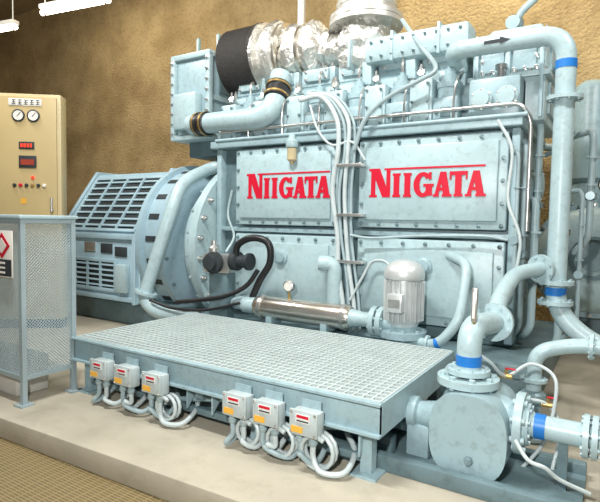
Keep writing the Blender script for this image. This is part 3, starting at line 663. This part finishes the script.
# ------------------------------------------------------------------ junction boxes
def make_box():
    t = thing('junction_box', '', 'junction box')
    MB().bx(-.075, .075, -.07, 0, -.062, .062, .008).build('body', JBOX, t)
    cv = MB().bx(-.08, .08, -.083, -.068, -.056, .07, .005).build('cover', JBOX, t)
    bolts(cv, 'screw', [((sx, -.083, sz), (0, -1, 0)) for sx in (-.067, .067) for sz in (-.044, .058)], .006, .006, CHROME)
    pl = MB().bx(-.04, .04, -.087, -.082, .010, .052).build('label_plate', WHITE, t)
    MB().bx(-.034, .034, -.088, -.0865, .034, .048).build('label_stripe', RED, pl)
    MB().bx(-.034, .034, -.088, -.0865, .016, .023).build('label_lines', DARK, pl)
    MB().bx(-.066, .0, -.087, -.082, -.042, -.012).build('warning_label', AMBER, t)
    for sx in (-.04, .036):
        MB().lathe((sx, -.04, -.062), (0, 0, -1), [(.02, 0), (.02, .02), (.024, .022), (.024, .035), (.015, .05)], 10).build('gland', CONDG, t)
    MB().bx(-.055, .055, -.003, .005, .05, .1).build('bracket', PAINT, t)
    return t
XB = [-2.86, -2.62, -2.36, -1.72, -1.515, -1.285]
BL = ['leftmost small grey junction box at the far corner of the deck front', 'small grey junction box second from left on the deck front', 'small grey junction box third from left, right of its close pair',
      'grey junction box fourth from left, beginning the nearer trio', 'grey junction box in the middle of the nearer trio', 'rightmost and nearest junction box on the deck front']
b0 = make_box(); BZ = .25
for i, x in enumerate(XB):
    b = b0 if i == 0 else dup(b0)
    b.location = (x, PY0 - .035, BZ); b['label'] = BL[i]; b['group'] = 'junction boxes on the deck front'
ORD = ['first', 'second', 'third', 'fourth', 'fifth', 'sixth']
for i, x in enumerate(XB):
    yb = PY0 - .075
    for j, sx in enumerate((-.04, .036)):
        x0 = x + sx; dx = (-.12 + .09 * ((i * 2 + j) % 3)); dz = .03 * ((i + j) % 3)
        pts = [(x0, yb, BZ - .105), (x0 + .005, yb - .005, .085), (x0 + dx * .5 + .03, yb - .02, .03 + dz), (x0 + dx + .1, yb + .03, .035), (x0 + dx + .09, yb + .16, .09), (x0 + dx, yb + .25, .14), (x0 + dx * .6, yb + .36, .15)]
        single(MB().tube(spline(pts), .0145, 10), 'flexible_conduit', CONDUIT if j else CONDG, 'flexible conduit looping from the %s gland of the %s junction box from the left' % (('left', 'right')[j], ORD[i]), 'conduit', 'conduits of the %s junction box from the left' % ORD[i])
for k, (cx, rr) in enumerate(((-1.23, .085), (-1.45, .075), (-2.28, .07), (-1.66, .065))):
    pts = []
    for j in range(34):
        a = 2 * PI * j / 14 + 1; pts.append((cx + rr * math.cos(a), PY0 - .09 + .0032 * j * .8, .11 + rr * math.sin(a)))
    single(MB().tube(pts, .011, 8), 'coiled_conduit', CONDUIT, ['coil of pale conduit hanging beneath the rightmost junction box', 'coil of pale conduit hanging beneath the middle of the near trio', 'coil of pale conduit beneath the third box from the left', 'small coil of pale conduit beneath the fourth box from the left'][k], 'conduit', 'coiled conduits under the deck')

# ------------------------------------------------------------------ centrifugal pump
PYc = 2.62
pu = thing('water_pump', 'large cast grey-blue pump with bolted flanges at lower right', 'pump', (-.56, PYc, 0))
def sq(cx, cz, rx, rz, n=48, e_=.74):
    out = []
    for k in range(n):
        a = 2 * PI * k / n; c, s_ = math.cos(a), math.sin(a)
        out.append((cx + rx * abs(c) ** e_ * (1 if c > 0 else -1), cz + rz * abs(s_) ** e_ * (1 if s_ > 0 else -1)))
    return out
MB().prism(sq(-.585, .235, .18, .205), (0, PYc + .18, 0), (1, 0, 0), Z, .36, .075, 7).build('casing', PAINT, pu)
MB().lathe((-.63, PYc, .33), Z, [(.13, 0), (.115, .05), (.09, .1), (.082, .13)], 28).build('discharge_neck', PAINT, pu)
MB().lathe((-.5, PYc, .3), (1, 0, 0), [(.13, 0), (.115, .05), (.09, .09), (.085, .12)], 28).build('suction_neck', PAINT, pu)
bolts(pu, 'drain_plug', [((-.57, PYc - .178, .13), (0, -1, 0))], .018, .025)
FX = -.63
MB().flange((FX, PYc, .465), Z, .15, .036, 8, .016).build('discharge_flange', PAINT2, pu)
MB().flange((-.375, PYc, .3), (1, 0, 0), .145, .036, 8, .015).build('suction_flange', PAINT2, pu)
MB().lathe((-.73, PYc, .24), (-1, 0, 0), [(.13, 0), (.11, .03), (.08, .06), (.065, .14), (.085, .15), (.085, .19), (.03, .2), (.03, .36)], 22).build('bearing_housing', PAINT, pu)
MB().bx(-.72, -.46, PYc - .17, PYc + .17, 0.03, .085, .01).bx(-.92, -.8, PYc - .07, PYc + .07, .03, .2, .01).build('foot', PAINT, pu)
MB().bx(-1.6, -.1, PYc - .26, PYc - .2, 0, .08, .006).bx(-1.6, -.1, PYc + .2, PYc + .26, 0, .08, .006).bx(-1.6, -.1, PYc - .2, PYc + .2, .0, .03).build('channel_base', PAINT3, pu)
g = MB().lathe((-1.52, PYc, .2), (1, 0, 0), [(.07, 0), (.1, .02), (.1, .34), (.08, .37), (.035, .375), (.035, .5)], 24)
for k in range(16):
    a = 2 * PI * k / 16; g.box((-1.33, PYc + .108 * math.cos(a), .2 + .108 * math.sin(a)), (.26, .006, .024), 0, Matrix.Rotation(a + PI / 2, 3, 'X'))
g.build('motor', PAINT, pu)
MB().lathe((-1.05, PYc, .22), (1, 0, 0), [(.09, 0), (.09, .05), (.07, .055), (.09, .06), (.09, .11)], 22).build('coupling', PAINT3, pu)
D0 = V((FX, PYc, .497)); D1 = P(494, 322, Y=2.95); D2 = P(500, 296, Y=3.25); D3 = P(516, 273, Y=3.7); D4 = P(545, 268, Y=3.98)
t = pipe('discharge_pipe', [D0, (FX, PYc, .735), D1], .13, .06, 'pale pipe rising from the pump top and bending toward the tall pipe', flanges=[((FX, PYc, .512), Z), (D1, D1 - V((FX, PYc, .735)))], bands=[((FX, PYc, .565), Z)])
MB().tube(fillet([D1, D2, D3, D4], .2, 8), .05, 18).build('slim_section', PAINT2, t)
MB().flange(D4 + (D3 - D4) * .15, D4 - D3, .1, .025, 8).build('flange', PAINT2, t)
t = pipe('suction_pipe', [(-.358, PYc, .3), (1.4, PYc, .3)], .1, .056, 'horizontal pale pipe leaving the pump toward the right edge', flanges=[((-.345, PYc, .3), (1, 0, 0)), ((-.10, PYc, .3), (1, 0, 0)), ((-.065, PYc, .3), (1, 0, 0))], bands=[((-.29, PYc, .3), (1, 0, 0))])
MB().bx(-.21, -.17, PYc - .02, PYc + .02, 0, .25).build('support', PAINT3, t)
p = P(474, 322, Y=2.62)
t = thing('thermometer', 'slim white-scaled thermometer standing on the pump outlet pipe', 'thermometer', tuple(p - V((0, 0, .1))))
MB().bx(p.x - .014, p.x + .014, p.y - .014, p.y + .014, p.z, p.z + .17, .006).build('case', CHROME, t)
MB().bx(p.x - .006, p.x + .006, p.y - .018, p.y - .013, p.z + .02, p.z + .15).build('scale', GLASSW, t)
MB().cyl(p, p + V((0, 0, -.1)), .008, seg=8).build('stem', BRASS, t)
LN = [([(474, 352, 2.62), (490, 362, 2.68), (506, 376, 2.8), (530, 364, 2.9), (552, 374, 2.9), (556, 395, 2.85), (545, 440, 2.8), (520, 470, 2.75), (505, 488, 2.7)], 'thin pale tube bending down behind the suction pipe'),
      ([(480, 392, 2.8), (520, 398, 2.85), (548, 405, 2.9), (560, 430, 2.9), (552, 470, 2.8)], 'thin pale tube crossing behind the pump flange'),
      ([(515, 440, 2.45), (528, 460, 2.42), (545, 468, 2.42), (560, 480, 2.45), (590, 494, 2.5)], 'thin pale tube trailing along the pump base')]
for pts, lab in LN: single(MB().tube(spline([P(a, b, Y=c) for a, b, c in pts]), .009, 8), 'thin_tube', CONDUIT, lab, 'tube')
for (px, py, Yv, lab) in ((506, 376, 2.8, 'small valve with red lever right of the pump outlet flange'), (548, 405, 2.9, 'small valve with red lever on the tube behind the suction pipe')):
    p = P(px, py, Y=Yv)
    t = thing('drain_valve', lab, 'valve', tuple(p))
    MB().cyl(p - V((.03, 0, 0)), p + V((.03, 0, 0)), .014).cyl(p, p + V((0, 0, .035)), .008, seg=8).build('body', BRASS, t)
    MB().box(p + V((.02, 0, .04)), (.05, .012, .008), .002).build('lever', RED, t)
t = pipe('bypass_pipe', [(-.40, 3.2, 0.0), (-.40, 3.2, .34), (-.40, 3.2, .52), (-.2, 3.25, .58), (1.3, 3.25, .58)], .12, .042, 'pale pipe standing behind the pump and turning to the right edge', flanges=[((-.40, 3.2, .02), Z), ((-.40, 3.2, .36), Z), ((-.12, 3.25, .58), (1, 0, 0))])
MB().lathe((-.40, 3.2, .2), Z, [(.045, 0), (.07, .02), (.07, .08), (.045, .1)], 16).cyl((-.40, 3.2, .25), (-.40, 3.06, .25), .012, seg=8).lathe((-.40, 3.06, .25), (0, -1, 0), [(.06, 0), (.06, .015)], 18).build('valve', BOLTM, t)

# ------------------------------------------------------------------ vessels at right
VX, VZ, VR = -.24, .92, .50
t = thing('oil_cooler', 'big pale round-ended vessel lying low behind the tall pipe', 'vessel', (VX, 5.7, 0))
MB().lathe((VX, 5.36, VZ), (0, 1, 0), [(0, 0), (.16, .012), (.3, .04), (.42, .09), (.48, .14), (VR, .2), (VR, .7), (.4, .74)], 48).build('shell', PAINT2, t)
for yy in (5.58, 5.64): MB().lathe((VX, yy, VZ), (0, 1, 0), [(VR + .05, 0), (VR + .05, .045)], 48).build('band', PAINT, t)
bolts(t, 'band_bolt', ring_pts((VX, 5.58, VZ), (0, -1, 0), VR + .025, 26), .015, .025, CHROME)
MB().lathe((VX + .02, 5.40, VZ + .03), (0, -1, 0), [(.20, -.03), (.20, .04), (.17, .045), (.17, .03), (.12, .03), (.12, .06), (0, .065)], 28).build('end_nozzle', PAINT3, t)
MB().bx(VX - .16, VX + .3, 5.72, 5.82, 0, .52, .01).bx(VX - .16, VX + .3, 5.95, 6.02, 0, .52, .01).build('saddle', PAINT3, t)
gx = -.16
t = thing('pressure_gauge', 'round dial gauge standing on the big round-ended vessel', 'gauge', (gx, 5.7, VZ + VR))
MB().cyl((gx, 5.75, VZ + VR - .02), (gx, 5.75, VZ + VR + .16), .012, seg=8).build('stem', BRASS, t)
MB().lathe((gx, 5.78, VZ + VR + .22), (0, -1, 0), [(.07, 0), (.07, .05), (.06, .055), (.06, .045)], 22).build('case', BLACK, t)
MB().lathe((gx, 5.734, VZ + VR + .22), (0, -1, 0), [(.059, 0), (.059, .003)], 22).build('dial', GLASSW, t)
for k, (x_, xe, z1, r) in enumerate(((-.50, -.95, 2.0, .04), (-.02, .45, 1.9, .05))):
    pipe('vessel_pipe', [(x_, 5.85, VZ + .36), (x_, 5.85, z1), (xe, 5.95, z1 + .1), (xe, 6.98, z1 + .1)], .1, r, ['pipe rising from the round-ended vessel behind the tall coolant pipe', 'thicker pipe rising from the round-ended vessel at the right edge'][k], flanges=[((x_, 5.85, 1.62), Z), ((x_, 5.85, 1.46), Z)])
for i, (x, y, z1) in enumerate(((-.36, 6.4, 2.8), (.06, 6.35, 2.8))):
    t = thing('air_receiver', ['tall narrow vertical vessel behind the tall pipe', 'tall vertical vessel cut by the right edge'][i], 'vessel', (x, y, 0), 'vertical vessels at the back right')
    MB().lathe((x, y, .25), Z, [(.1, -.05), (.18, 0), (.18, z1 - .4), (.15, z1 - .31), (.08, z1 - .26), (0, z1 - .25)], 28).build('shell', PAINT, t)
    for k in range(3):
        a = k * 2.1; MB().bx(x + .12 * math.cos(a) - .02, x + .12 * math.cos(a) + .02, y + .12 * math.sin(a) - .02, y + .12 * math.sin(a) + .02, 0, .35).build('leg', PAINT3, t)
    MB().lathe((x, y, 1.7), Z, [(.186, 0), (.186, .05)], 28).build('band', PAINT3, t)

# ------------------------------------------------------------------ lights
def area(name, loc, target, size, power, col=(1, .95, .86), sy=None):
    l = bpy.data.lights.new(name, 'AREA'); l.energy = power; l.color = col; l.size = size
    if sy: l.shape = 'RECTANGLE'; l.size_y = sy
    o = bpy.data.objects.new(name, l); C.objects.link(o); o.location = loc
    o.rotation_euler = (V(target) - V(loc)).to_track_quat('-Z', 'Y').to_euler()
area('ceiling_light', (-2.2, 1.2, 5.2), (-2.3, 4.2, 1), 1.4, 255, (1, .985, .95), sy=.25)
area('ceiling_light', (-5.8, 2.2, 5.0), (-5.2, 4.6, .8), 1.4, 120, (1, .98, .94), sy=.25)
area('ceiling_light', (1.6, 2.8, 5.0), (-.4, 4.6, 1), 1.4, 115, (1, .98, .94), sy=.25)
area('camera_flash', (-.3, -.1, 1.75), (-1.8, 3.8, 1.2), .12, 92, (1, .985, .955))
area('wall_fill', (-1.5, 5.9, 5.2), (-1.2, 7, 3.0), 3.0, 60, (1, .92, .74), sy=.4)  # added fill to brighten the back wall, no fixture belongs to it
area('wall_fill', (-7.5, 5.6, 5.2), (-7.5, 7, 2.6), 3.0, 32, (1, .9, .7), sy=.4)  # second added fill, lifts the dim far end of the wall
w = bpy.data.worlds.new('world'); bpy.context.scene.world = w; w.use_nodes = True
w.node_tree.nodes['Background'].inputs['Color'].default_value = (.96, .98, 1, 1)
w.node_tree.nodes['Background'].inputs['Strength'].default_value = .17
